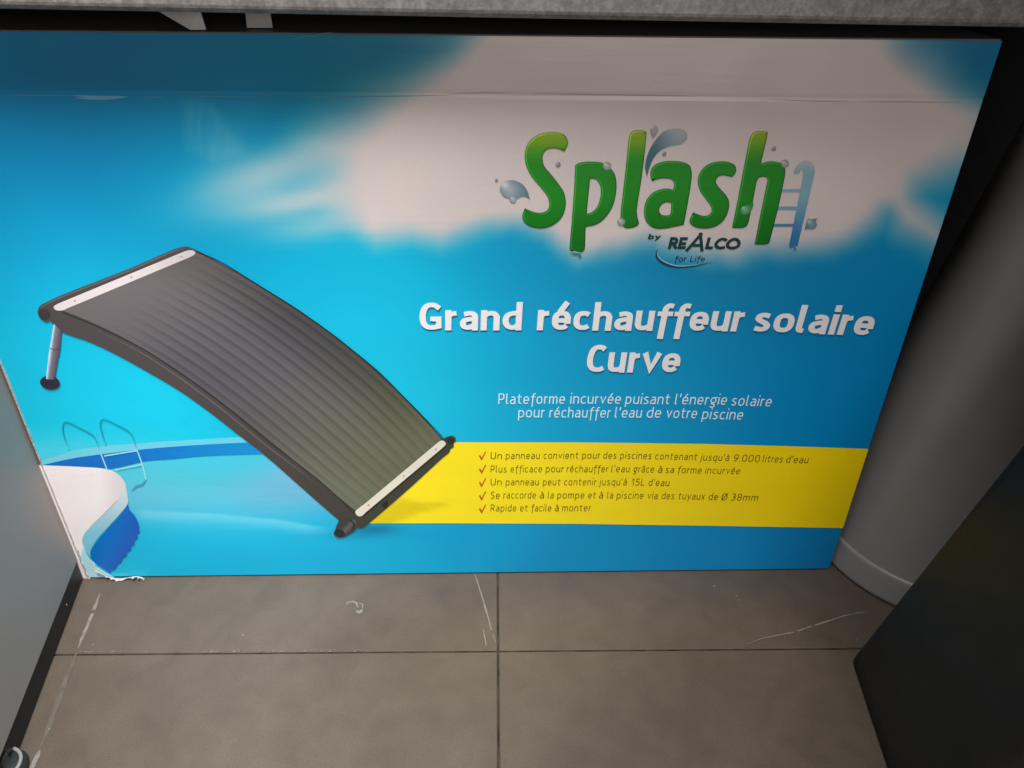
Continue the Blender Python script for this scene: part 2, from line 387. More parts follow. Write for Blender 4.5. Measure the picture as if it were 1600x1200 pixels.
def bg(X, Y):
    X = np.asarray(X, float); Y = np.asarray(Y, float)
    c = blend(SKY, X, Y, 105)
    # misty horizon over the pool
    mist = ss(655, 712, Y)*ss(420, 60, X)*.35
    c = c*(1-mist[..., None])+np.array([170, 232, 245])*mist[..., None]
    c = np.clip(c, 0, 255)
    a = cloud_alpha(X, Y)[..., None]; wh = np.array([215, 203, 200.])+0*c
    tint = vnoise(X/70+7, Y/45+3, 8)[..., None]
    wh = wh-np.array([8, 7, 4])*tint
    c = c*(1-a)+wh*a
    sea = blend(SEA, X, Y, 26, .42)
    yc = np.interp(X, [200, 215, 330, 430, 520, 600], [796, 799, 804, 813, 828, 838]); st_ = np.where(Y > yc, np.exp(-((Y-yc)/13)**2), np.exp(-((Y-yc)/2.5)**2))*ss(205, 230, X)*ss(540, 470, X)*.55
    sea = sea*(1-st_[..., None])+np.array([128, 218, 244])*st_[..., None]
    sm = ss(-3, 3, Y-np.interp(X, [p[0] for p in POOLY], [p[1] for p in POOLY]))*np.where(X < 760, 1, ss(800, 815, Y))
    c = c*(1-sm[..., None])+sea*sm[..., None]
    # contact shadow printed under the heater's foot
    sh = .55*np.exp(-(((X-585-(Y-828)*-.6)/38)**2+((Y-826)/8)**2))+.22*np.exp(-(((X-560)/70)**2+((Y-836)/8)**2))
    c = c*(1-sh[..., None])+np.array([0, 90, 130])*sh[..., None]
    # gloss glare painted into the ink as a soft pale patch
    glare = .20*ss(-1, 1, sdist(X, Y, [(283, 152), (330, 160), (352, 190), (372, 215), (385, 240), (330, 250), (292, 235)])/10)*(.6+.6*vnoise(X/3, Y/40, 12))
    c = c*(1-glare[..., None])+np.array([160, 185, 195])*glare[..., None]
    return lin(np.clip(c, 0, 255))
NX, NZ = 520, 360
gx = np.linspace(0.0012, BW-.0012, NX); gz = np.linspace(.003, BH-.0012, NZ); GX, GZ = np.meshgrid(gx, gz)
PP = px_of(np.c_[GX.ravel(), 0*GX.ravel(), GZ.ravel()])
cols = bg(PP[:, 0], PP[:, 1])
# the lid flap's score line: a shallow groove pressed across the front near the top
zc = on_y(700, 147)[2]
dep = .0006*np.exp(-((GZ.ravel()-zc-.0015*np.sin(GX.ravel()*5))/.0022)**2)*(.5+.8*vnoise(GX.ravel()*14, GX.ravel()*0, 4))
bow = 0
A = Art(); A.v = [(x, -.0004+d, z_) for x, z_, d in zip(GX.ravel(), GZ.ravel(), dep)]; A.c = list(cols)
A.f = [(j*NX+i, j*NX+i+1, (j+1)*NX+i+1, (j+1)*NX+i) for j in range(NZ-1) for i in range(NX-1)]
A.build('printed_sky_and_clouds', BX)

# ------------------------------------------------------------------ printed pool scene
A = Art()
fill(A, [(64, 719, 1), (115, 704), (160, 697), (221, 692), (300, 687), (385, 682), (420, 681, 1), (420, 692, 1), (381, 692), (288, 697), (219, 703), (152, 711), (112, 717), (67, 726, 1)], lambda x, y: lin((112, 205, 226))*(1-.25*ss(100, 400, x))+lin((40, 195, 235))*.25*ss(100, 400, x), 2, step=12)
def wall(x, y):
    t = float(ss(120, 420, x)); return lin(np.array((20, 108, 196))*(1-t)+np.array((14, 140, 208))*t)
fill(A, [(67, 726, 1), (112, 716), (152, 710), (219, 702), (288, 696), (381, 691), (430, 689, 1), (430, 708, 1), (400, 709), (320, 712), (267, 717), (229, 720), (165, 733), (128, 730)], wall, 3, step=12)
def sw(x, y): return lin((240, 234, 236)) if x < 150 else lin(np.array((240, 234, 236))*(1-ss(150, 195, x)*.10))
fill(A, [(60, 726, 1), (128, 729), (165, 732), (183, 739), (196, 754), (196, 762), (188, 776), (165, 800), (140, 824), (131, 838), (130, 850), (136, 868), (150, 884), (136, 903, 1), (100, 903, 1), (60, 800, 1)], sw, 3.2, step=9)
def lip(x, y):
    t = float(ss(770, 850, y)); return lin(np.array((196, 214, 222))*(1-t)+np.array((120, 196, 222))*t)
fill(A, [(197, 757, 1), (200, 775), (200, 786), (190, 800), (170, 822), (152, 842), (142, 860), (142, 870, 1), (135, 860), (129, 845), (132, 834), (142, 822), (166, 800), (188, 776)], lip, 4.2, step=9)
def step_(x, y):
    t = float(ss(170, 214, x+(y-840)*.3)); return lin(np.array((14, 112, 200))*(1-t)+np.array((30, 92, 190))*t)
edge = [(200.5, 787, 1), (203, 796), (210, 804), (216, 815), (218, 826)]
jag = []
for k in range(15):
    u = k/14; x = 218-42*u**1.5; y = 826+66*u; jag += [(x+(2.2 if k % 2 else -1.2), y, 1)]
fill(A, edge+jag+[(172, 895, 1), (158, 885), (146, 876), (142, 868), (144, 858), (154, 843), (172, 822), (190, 802)], step_, 4.4, step=9, sub=4)
fill(A, [(131, 850, 1), (138, 868), (152, 884), (172, 897), (180, 901, 1), (140, 901, 1), (126, 872, 1)], (176, 222, 234), 5)
lad = (150, 224, 232); ladk = (30, 150, 178)
def lc(x, y): t = float(ss(678, 715, y)); return lin(np.array(ladk)*(1-t)+np.array(lad)*t)
stroke(A, [(108, 701), (101, 682), (98.5, 668), (101, 660), (106, 659), (125, 668), (142, 677), (149, 684), (154, 697), (168, 733)], 2.0, lc, 6)
stroke(A, [(166, 695), (160, 676), (157, 662), (160, 655), (166, 655), (187, 665), (201, 673), (208, 682), (212, 695), (223, 725), (229, 749)], 2.0, lc, 6.2)
stroke(A, [(163, 711.5), (216, 703)], 2.2, lad, 6.4, smooth=False); stroke(A, [(181, 733.5), (222, 725)], 2.2, lad, 6.5, smooth=False)
stroke(A, [(229, 748), (222, 756), (213, 759), (206, 766)], 3, (70, 165, 190), 6.3, taper=True)
A.build('printed_pool', BX)

# ------------------------------------------------------------------ yellow band
def yel(x, y):
    c = np.array((252, 232, 34))*(1-ss(700, 1330, x))+np.array((250, 220, 14))*ss(700, 1330, x)
    sd = float(sdist(np.array([x]), np.array([y]), [(560, 815), (600, 782), (632, 779), (665, 786), (706, 783), (690, 792), (660, 800), (620, 815), (600, 826)])[0])
    s = .27*float(ss(-5, 6, sd)); return lin(c*(1-s)+np.array((150, 130, 0))*s)
A = Art()
fill(A, [(580, 690, 1), (711, 690.5, 1), (900, 690.5, 1), (1100, 693, 1), (1230, 696.5, 1), (1356.6, 700.8, 1), (1316.8, 824.5, 1), (1100, 820.8, 1), (900, 818, 1), (700, 817, 1), (575, 817, 1)], yel, 3, step=7, smooth=False)
A.build('yellow_band', BX)

# ------------------------------------------------------------------ printed solar heater
A = Art()
fill(A, [(62, 479), (72, 472), (100, 459), (200, 420), (270, 390), (290, 384.5), (303, 388), (340, 407), (383, 431), (420, 453.5), (470, 485), (516, 519), (544, 540.5), (591, 580), (624, 613), (660, 649), (688, 681), (692, 684, 1),
         (706, 680), (711.5, 683), (712, 688), (709, 692), (709, 697), (704, 701), (702, 706), (690, 716), (640, 762), (581, 813), (566, 824), (557, 824), (552, 829), (540, 837), (527, 838.5), (522, 834), (523, 829), (529, 824), (528, 817), (530, 812, 1),
         (509, 794), (475, 764), (430, 724), (400, 699), (380, 684), (333, 647), (283, 611), (231, 580), (186, 555), (140, 533), (98, 518), (84, 507), (79, 500), (75, 502), (68, 500), (60, 489)], lambda x, y: lin(np.array((74, 68, 70))*(1-ss(300, 620, x))+np.array((62, 64, 54))*ss(300, 620, x)), 7, step=25)
# rail facet catching light along its upper edge
Lp = [(98, 484), (160, 510), (222, 541), (275, 575), (324, 610), (370, 646), (416, 684), (462, 719), (499, 748), (528, 774), (556, 800)]
Rp = [(306, 394), (346, 412), (387, 437), (431, 464.5), (478, 495), (516, 522), (544, 544), (591, 583), (624, 616), (659, 651.5), (690.5, 685)]
def curve_at(P, t):
    Q = np.array(herm([(*p,) for p in P], False, 8)); s = np.r_[0, np.cumsum(np.hypot(*np.diff(Q, axis=0).T))]; s /= s[-1]
    return np.c_[np.polyval(np.polyfit(s, Q[:, 0], 3), t), np.polyval(np.polyfit(s, Q[:, 1], 3), t)]
nt_, nr = 70, 12*11
T = np.linspace(0, 1, nt_); LL, RR = curve_at(Lp, T), curve_at(Rp, T); pts, cs = [], []
for j in range(nt_):
    for i in range(nr+1):
        s = i/nr; p = LL[j]*(1-s)+RR[j]*s; pts.append(p); t = T[j]
        base = np.array((104, 99, 102))*(1-ss(.0, .45, t))+np.array((86, 83, 90))*ss(.0, .45, t)
        base = base*(1-ss(.45, 1, t))+np.array((104, 106, 88))*ss(.45, 1, t)
        base = base-np.array((14, 12, 16))*ss(.55, 1, s)*(1-ss(.8, 1, t)) + np.array((4, 8, 10))*ss(.4, 0, s)*ss(.6, 1, t)
        ph = (s*12) % 1; rid = -math.exp(-((ph-.5)/.17)**2)+.4*math.exp(-((ph-.80)/.14)**2)
        amp = 20*ss(.04, .3, t+.12*s-.05)*(1-.45*ss(.75, 1, t))*ss(0, .05, s)*ss(1, .95, s)
        cs.append(lin(base+rid*amp*.7+np.array((7, 7, 7))*math.exp(-((s-.45)/.3)**2)*math.exp(-((t-.5)/.35)**2)))
A.add(pts, [(j*(nr+1)+i, j*(nr+1)+i+1, (j+1)*(nr+1)+i+1, (j+1)*(nr+1)+i) for j in range(nt_-1) for i in range(nr)], cs, 8)
stroke(A, [(x+1, y+2.5) for x, y in Lp[:-1]]+[(553, 800)], 1.6, (50, 46, 48), 8.5)
stroke(A, [(x-5, y+6.5) for x, y in Lp[1:-2]], 3.2, (92, 86, 88), 8.3, taper=True)
stroke(A, [(x+1.5, y-2.5) for x, y in Rp], 1.3, (30, 34, 38), 8.6)
stroke(A, [(62, 482), (74, 474), (100, 462), (200, 423), (270, 393), (292, 387)], 3.0, (96, 90, 92), 8.2, taper=True)
fill(A, [(85, 479), (89, 475), (100, 470, 1), (290, 391.5, 1), (297, 390), (303.5, 391), (306, 395), (302, 398.5), (295, 402, 1), (108, 480, 1), (98, 484), (89, 483.5)], lambda x, y: lin(np.array((214, 206, 208))*(1-.1*ss(200, 300, x))), 9, step=40)
fill(A, [(555.5, 799), (558, 795), (570, 786, 1), (684, 690.5, 1), (690, 687), (695, 689), (696.5, 693), (690, 700, 1), (572, 799, 1), (565, 805), (559, 804.5)], (226, 222, 208), 9, step=40)
stroke(A, [(566, 806), (575, 799), (692, 700), (697, 695)], 1.4, (40, 38, 34), 8.8, smooth=False)
for x, y in ((576, 788), (631, 742), (681, 701), (118, 469), (206, 432), (284, 400)): fill(A, disc(x, y, 1.5, n=8), (150, 146, 140), 9.5, smooth=False)
fill(A, [(597, 787, 1), (601, 783), (606, 782), (607, 788, 1), (602, 793, 1), (599, 791)], (40, 38, 36), 9)
# pipe stub at the foot
fill(A, [(530, 814), (546, 808), (556, 812), (558, 822), (548, 832), (534, 838), (526, 838), (523, 832)], lambda x, y: lin(np.array((58, 60, 62))+34*math.exp(-(((x-545)*.7+(y-822)*.7)/4)**2)), 9, step=4)
stroke(A, [(547, 811), (553, 817), (552, 826)], 2.2, (34, 36, 36), 9.4)
fill(A, disc(531, 832, 8.5, 6, .35), (38, 42, 44), 9.6)
fill(A, disc(704, 687, 6, 5, .4), (46, 46, 44), 9)
fill(A, disc(70, 490, 9, 8.5), (58, 52, 56), 8.9)
# leg
def legc(x, y):
    x0 = 85-(y-505)*.135; t = (x-x0)/12; return lin(np.array((112, 106, 120))*(1-math.exp(-(t/.22)**2))+np.array((196, 222, 238))*math.exp(-(t/.22)**2)-np.array((26, 26, 26))*float(ss(.6, 1, t)))
fill(A, [(85, 505, 1), (97, 516, 1), (95, 541, 1), (93.5, 554, 1), (92, 556, 1), (86, 592, 1), (73, 591, 1), (77, 553, 1), (78.5, 541, 1), (80, 536, 1)], legc, 9, step=2.5, smooth=False)
stroke(A, [(79, 543), (86, 545), (94.5, 544)], 1.2, (70, 66, 78), 9.5)
fill(A, disc(79, 597, 15.5, 10.5, .15), (44, 40, 56), 8.7)
A.build('printed_solar_heater', BX)

# ------------------------------------------------------------------ splash logo lettering
def c3(pts): return [(760+p[0]/5, 180+p[1]/5, *p[2:]) for p in pts]
def c4(pts): return [(1000+p[0]/4.8, 180+p[1]/4.8, *p[2:]) for p in pts]
s_ = 's'
GL = [(c3([(607, 283, s_), (630, 245), (637, 205), (620, 165), (585, 140), (520, 132), (450, 137), (380, 165), (325, 220), (300, 290), (303, 360), (325, 430), (370, 500), (430, 570), (475, 630), (490, 690), (480, 735), (440, 758), (390, 758), (345, 745), (300, 725, s_),
            (285, 760), (280, 800), (300, 840), (345, 868), (400, 880), (460, 878), (530, 850), (585, 800), (612, 740), (620, 670), (605, 600), (560, 530), (505, 460), (455, 400), (440, 350), (443, 305), (470, 270), (510, 258), (560, 262)]), []),
      (c3([(692, 392, s_), (720, 372), (790, 361), (860, 362), (920, 375), (965, 408), (1002, 460), (1016, 530), (1010, 620), (985, 710), (935, 790), (870, 845), (775, 872, s_), (768, 1040), (752, 1062), (725, 1074), (690, 1062), (655, 1055), (650, 1030), (668, 800), (685, 560)]),
       [c3([(810, 495, s_), (850, 497), (880, 530), (893, 580), (885, 660), (860, 720), (820, 757), (783, 768, s_), (795, 640)])]),
      (c3([(1115, 165), (1135, 130), (1170, 115), (1220, 117), (1250, 130, s_), (1240, 260), (1210, 500), (1175, 730), (1178, 790), (1190, 845), (1170, 865), (1120, 880), (1080, 877), (1055, 840), (1047, 780), (1060, 650), (1085, 430), (1100, 290)]), []),
      (c4([(90, 495, s_), (77, 450), (85, 400), (120, 365), (180, 345), (250, 341), (320, 350), (370, 375), (387, 430), (380, 520), (350, 700), (327, 820, s_), (270, 832), (190, 848), (120, 848), (65, 820), (35, 770), (30, 700), (50, 630), (95, 580), (150, 555), (200, 548), (248, 556, s_), (255, 520), (250, 495), (225, 477), (170, 472), (120, 482)]),
       [c4([(232, 655, s_), (190, 652), (155, 675), (143, 710), (155, 740), (190, 750), (222, 746, s_), (230, 730)])]),
      (c4([(690, 463, s_), (715, 430), (720, 395), (700, 365), (650, 347), (590, 345), (520, 362), (465, 405), (435, 460), (433, 510), (450, 565), (490, 625), (530, 680), (535, 720), (510, 748), (470, 752), (430, 740), (397, 725, s_), (378, 765), (370, 795), (390, 825), (440, 845), (500, 847), (570, 830), (630, 780), (662, 710), (667, 650), (645, 600), (600, 550), (572, 510), (570, 480), (590, 457), (630, 450)]), []),
      (c4([(820, 180), (835, 145), (865, 122), (910, 118), (957, 125, s_), (950, 170), (905, 360, s_), (960, 345), (1030, 350), (1075, 372), (1088, 420), (1080, 480), (1045, 650), (975, 930), (965, 955), (940, 967), (858, 967, s_), (900, 750), (950, 510), (955, 480), (940, 462), (905, 462), (880, 480), (865, 540), (815, 790), (800, 825), (770, 843), (688, 843, s_), (720, 690), (760, 480), (795, 300)]), [])]
def green(x, y):
    t = float(ss(204, 262, y-(0.12*max(0, x-1000)*0))); c = np.array((140, 172, 24))*(1-t)+np.array((22, 134, 26))*t
    t2 = float(ss(300, 385, y)); return lin(c*(1-t2)+np.array((8, 108, 22))*t2)
A = Art()
for k, (ol, hs) in enumerate(GL):
    fill(A, ol, green, 3+k*.02, holes=hs, step=(None, 8), sub=5)
    for hole, lp in [(False, ol)]+[(True, h) for h in hs]:
        Q = np.array(herm(lp, True, 5)); n = len(Q)
        area2 = np.sum(Q[:, 0]*np.roll(Q[:, 1], -1)-np.roll(Q[:, 0], -1)*Q[:, 1])
        tg = np.roll(Q, -1, 0)-np.roll(Q, 1, 0); tg /= np.linalg.norm(tg, axis=1)[:, None]+1e-9
        nn = np.c_[tg[:, 1], -tg[:, 0]]*(1 if area2 > 0 else -1)      # outward of the loop
        if hole: nn = -nn
        V, C_ = [], []
        for q, n_ in zip(Q, nn):
            lt = float(np.dot(n_, (-.85, -.5))); g = green(*q)
            hi = np.clip(g*1.9+.035, 0, 1) if lt > .2 else g*1.0
            hi = g*(1-max(0, min(1, lt*1.3)))+hi*max(0, min(1, lt*1.3))
            dk = g*.35+.006
            V += [q, q-n_*1.1, q-n_*2.0, q-n_*3.6]; C_ += [dk, dk if lt < 0 else g, hi if lt > 0 else g, g]
        fs = []
        for i in range(n):
            j = (i+1) % n
            for r in range(3): fs.append((4*i+r, 4*i+r+1, 4*j+r+1, 4*j+r))
        A.add(V, fs, C_, 4+k*.02)
LOGO = A.build('logo_lettering', BX)
A = Art()
def lad_c(x, y):
    t = float(ss(300, 385, y)); c = np.array((128, 170, 186))*(1-t)+np.array((44, 112, 168))*t
    t2 = float(ss(275, 250, y)); return lin(c*(1-t2)+np.array((176, 184, 190))*t2)
fill(A, c4([(1147, 437, s_), (1165, 395), (1200, 355), (1250, 340), (1290, 360), (1310, 410), (1300, 470), (1180, 980, s_), (1115, 980, s_), (1212, 500), (1222, 425), (1208, 408), (1190, 437, s_)]), lad_c, 3.3, step=6)
for i, q in enumerate(([(1065, 553), (1215, 551), (1210, 575), (1060, 574)], [(1035, 683), (1188, 683), (1183, 708), (1029, 707)], [(1005, 813), (1150, 812), (1145, 835), (1000, 834)])):
    fill(A, c4(q), lad_c, 3.1+i*.02, smooth=False)
stroke(A, c4([(1118, 990), (1150, 986), (1165, 1002), (1150, 1010)]), 2, (50, 110, 160), 3.5)
A.build('logo_ladder', BX)
A = Art()
def drop(outl, layer, cx, cy_, r, lo, hi, hl=(235, 235, 238), a0=.0):
    def f(x, y):
        d = math.hypot(x-cx, y-cy_)/r; t = min(1, max(0, d)); c = (np.array(hi)*(1-t)+np.array(lo)*t)*.88
        h = math.exp(-(((x-cx+r*.35)/(.3*r))**2+((y-cy_+r*.35)/(.25*r))**2)); return lin(c*(1-.7*h)+np.array(hl)*.7*h)
    B = Art(); fill(B, outl, f, layer, step=1.6); B.build('water_drop', LOGO)
drop(c3([(105, 580), (120, 535), (170, 508), (230, 510), (290, 545), (325, 600), (340, 657, s_), (310, 634), (270, 632), (235, 648), (170, 645), (130, 625)]), 5, 797, 297, 26, (104, 140, 158), (186, 196, 204))
drop(disc(801.5, 311, 5.2), 5.4, 801.5, 311, 6, (140, 160, 172), (206, 212, 216))
drop(c4([(52, 457, s_), (38, 400), (45, 330), (75, 250), (120, 180), (180, 120), (240, 100), (310, 102), (350, 135), (345, 180), (300, 215), (220, 230), (150, 265), (100, 320), (70, 390)]), 5, 1063, 208, 52, (70, 118, 138), (196, 198, 204))
drop(c4([(95, 172, s_), (75, 115), (90, 80), (120, 80), (135, 108), (122, 140)]), 5, 1022, 202, 12, (158, 156, 164), (190, 186, 192))
for (x, y, r) in ((872, 256.4, 4), (775.4, 281, 2.3), (1037.5, 240, 3.5), (1208.7, 231.7, 3.5)): drop(disc(x, y, r), 5, x-.8, y-.8, r*1.3, (118, 116, 120), (196, 192, 194))
for (x, y, r) in ((948.4, 259, 6.6), (970.4, 346, 6), (1226, 255.4, 6.2)): drop(disc(x, y, r), 5.2, x, y, r*1.2, (134, 150, 136), (208, 206, 204))
drop(c4([(750, 715), (762, 690), (800, 672), (846, 645, s_), (848, 672), (830, 715), (795, 742), (760, 738)]), 5.2, 1164, 327, 10, (60, 150, 80), (150, 206, 160))
drop(c4([(1232, 860, s_), (1255, 775), (1280, 778), (1332, 770, s_), (1315, 790), (1325, 820), (1300, 850), (1250, 850)]), 5, 1267, 349, 10, (96, 140, 160), (160, 182, 192))
stroke(A, c3([(652, 1078), (690, 1085), (725, 1090), (735, 1105), (712, 1108)]), 2.4, (20, 120, 120), 5.5, taper=True)
stroke(A, c3([(664, 1066), (690, 1062), (712, 1070), (745, 1072)]), 1.4, (150, 200, 190), 5.6, taper=True)
A.build('logo_ripple', LOGO)

# ------------------------------------------------------------------ lettering drawn with pen strokes
def El(cx, cy_, rx, ry, a0=0, a1=360, e=2.5, n=28):
    o = []
    for i in range(n+1):
        a = math.radians(a0+(a1-a0)*i/n); c, s = math.cos(a), math.sin(a)
        o.append((cx+rx*math.copysign(abs(c)**(2/e), c), cy_+ry*math.copysign(abs(s)**(2/e), s)))
    return o
def Sm(*p): return [tuple(q) for q in herm(list(p), False, 5)]
ARCH = Sm((0, 3.7), (.5, 4.5), (1.5, 5), (2.5, 4.7), (3.0, 3.6))+[(3.0, 0)]
DB = Sm((3.1, 4.75), (1.9, 5), (.5, 4.3), (0, 2.5), (.5, .6), (1.6, 0), (2.5, .4), (3.1, 1.3))
AA = [Sm((.45, 4.7), (1.5, 5), (2.5, 4.6), (2.8, 3.6))+[(2.8, 0)], Sm((2.8, 3.0), (1.4, 2.9), (.3, 2.4), (0, 1.4), (.3, .35), (1.2, 0), (2.2, .5), (2.8, 1.3))]
EE = [[(.25, 2.45), (2.75, 2.45)], El(1.5, 2.5, 1.5, 2.5, -2, 312)]
GLY = {
 'o': (3.2, [El(1.6, 2.5, 1.6, 2.5)]), 'c': (2.6, [El(1.6, 2.5, 1.6, 2.5, 55, 308)]), 'e': (3.0, EE), 'é': (3.0, EE+[[(1.3, 5.75), (2.2, 7.1)]]),
 'a': (2.8, AA), 'à': (2.8, AA+[[(1.9, 5.75), (1.0, 7.1)]]), 'â': (2.8, AA+[[(.5, 5.8), (1.5, 7.0), (2.5, 5.8)]]),
 'b': (3.1, [[(0, 7), (0, 0)], Sm((0, 4.2), (1.4, 5), (2.6, 4.4), (3.1, 2.5), (2.6, .6), (1.4, 0), (0, .25))]),
 'd': (3.1, [[(3.1, 7), (3.1, 0)], DB]), 'p': (3.1, [[(0, 5), (0, -2)], Sm((0, 4.2), (1.4, 5), (2.6, 4.4), (3.1, 2.5), (2.6, .6), (1.4, 0), (0, .25))]),
 'q': (3.1, [[(3.1, 5), (3.1, -2)], DB]), 'g': (3.1, [Sm((3.1, 4.75), (1.9, 5), (.5, 4.4), (.1, 3.0), (.6, 1.5), (1.7, 1.1), (2.6, 1.5), (3.0, 2.8), (2.7, 4.2), (2.3, 4.9)), Sm((1.0, 1.2), (.7, .5), (1.6, .1), (2.7, -.4), (2.5, -1.6), (1.3, -2), (.1, -1.6)), [(2.4, 4.8), (3.6, 5.2)]]),
 'h': (3.0, [[(0, 7), (0, 0)], ARCH]), 'n': (3.0, [[(0, 5), (0, 0)], ARCH]),
 'm': (4.9, [[(0, 5), (0, 0)], Sm((0, 3.7), (.5, 4.5), (1.3, 5), (2.1, 4.7), (2.45, 3.6))+[(2.45, 0)], Sm((2.45, 3.7), (2.9, 4.5), (3.7, 5), (4.5, 4.7), (4.9, 3.6))+[(4.9, 0)]]),
 'u': (3.0, [[(0, 5)]+Sm((0, 1.5), (.4, .3), (1.4, 0), (2.4, .4), (3.0, 1.2)), [(3.0, 5), (3.0, 0)]]),
 'r': (1.35, [[(0, 5), (0, 0)], Sm((0, 3.6), (.55, 4.6), (1.65, 4.95))]),
 's': (2.5, [Sm((2.4, 4.7), (1.4, 5), (.4, 4.6), (.2, 3.7), (.9, 2.85), (1.9, 2.2), (2.45, 1.3), (2.1, .35), (1.1, 0), (0, .3))]),
 't': (2.2, [[(.8, 6.5)]+Sm((.8, 1.3), (1.2, .2), (2.2, .1)), [(0, 5), (2.2, 5)]]),
 'f': (1.9, [Sm((2.6, 6.9), (1.8, 7), (1.1, 6.4), (.95, 5.2))+[(.8, -2)], [(0, 5), (2.2, 5)]]),
 'i': (0, [[(0, 5), (0, 0)], [(0, 7.05), (0, 7.2)]]), 'j': (.6, [[(.6, 5)]+Sm((.6, -.9), (.3, -1.8), (-.3, -2)), [(.6, 7.05), (.6, 7.2)]]),
 'l': (.8, [[(0, 7)]+Sm((0, 1.0), (.25, .15), (.9, 0))]), 'v': (3.0, [[(0, 5), (1.5, .2), (3.0, 5)]]),
 'x': (2.8, [[(0, 5), (2.8, 0)], [(2.8, 5), (0, 0)]]), 'y': (3.0, [[(0, 5), (1.55, .3)], [(3.0, 5), (1.3, -.8), (.4, -2)]]),
 "'": (0, [[(0, 7), (-.1, 5.5)]]), '.': (0, [[(0, 0), (0, .1)]]),
 'G': (3.9, [El(2.1, 3.5, 2.1, 3.5, 58, 292)+[(3.75, .5), (3.75, 3.0), (2.5, 3.0)]]), 'C': (3.2, [El(2.0, 3.5, 2.0, 3.5, 58, 305)]),
 'P': (3.2, [[(0, 7), (0, 0)], Sm((0, 7), (1.8, 7), (3.0, 6.5), (3.2, 5.1), (2.8, 3.7), (1.6, 3.1), (0, 3.1))]),
 'U': (3.6, [[(0, 7)]+Sm((0, 2.0), (.5, .5), (1.8, 0), (3.1, .5), (3.6, 2.0))+[(3.6, 7)]]),
 'R': (3.3, [[(0, 7), (0, 0)], Sm((0, 7), (1.8, 7), (3.0, 6.5), (3.2, 5.2), (2.8, 3.9), (1.6, 3.3), (0, 3.3)), [(1.7, 3.3), (3.3, 0)]]),
 'S': (3.1, [Sm((3.0, 6.6), (1.8, 7), (.5, 6.5), (.2, 5.2), (1.0, 4.1), (2.4, 3.1), (3.0, 1.8), (2.5, .5), (1.3, 0), (0, .4))]),
 'L': (2.7, [[(0, 7), (0, 0), (2.7, 0)]]), '9': (3.2, [El(1.6, 5, 1.6, 2), Sm((3.2, 5), (3.0, 2.6), (2.1, .8), (.5, 0))]),
 '0': (3.5, [El(1.75, 3.5, 1.75, 3.5)]), '1': (1.5, [[(0, 5.7), (1.4, 7), (1.4, 0)]]),
 '5': (3.0, [[(2.8, 7), (.5, 7), (.3, 4.1)]+Sm((.3, 4.1), (1.6, 4.4), (2.8, 3.6), (3.0, 2.2), (2.3, .5), (1.2, 0), (0, .3))]),
 '3': (3.0, [Sm((.2, 6.7), (1.5, 7), (2.6, 6.4), (2.6, 4.6), (1.2, 3.8)), Sm((1.2, 3.8), (2.7, 3.2), (3.0, 1.8), (2.2, .3), (1.1, 0), (0, .4))]),
 '8': (3.2, [El(1.6, 5.35, 1.35, 1.65, e=2.1), El(1.6, 1.85, 1.6, 1.85, e=2.1)]), 'Ø': (3.5, [El(1.75, 3.5, 1.75, 3.5), [(.1, -.2), (3.4, 7.2)]]),
 # wide roman capitals of the small maker's mark
 'E!': (2.7, [[(2.7, 7), (0, 7), (0, 0), (2.7, 0)], [(0, 3.6), (2.4, 3.6)]]), 'A!': (8.6, [[(0, -1.4), (5.5, 9.6)], [(5.2, 9.8), (8.4, -1.4)], [(2.4, 2.2), (7.2, 2.2)]]),
 'L!': (2.6, [[(0, 7), (0, 0), (2.6, 0)]]), 'C!': (4.4, [El(3.2, 3.5, 3.2, 3.5, 50, 310, 2)]), 'O!': (6.6, [El(3.3, 3.5, 3.3, 3.5, 0, 360, 2)]), 'R!': (3.4, [[(0, 7), (0, 0)], Sm((0, 7), (1.6, 7), (2.9, 6.4), (3.1, 5.3), (2.7, 4.1), (1.6, 3.6), (0, 3.6)), [(1.4, 3.6), (3.5, 0)]]),
}
EPS = [0]
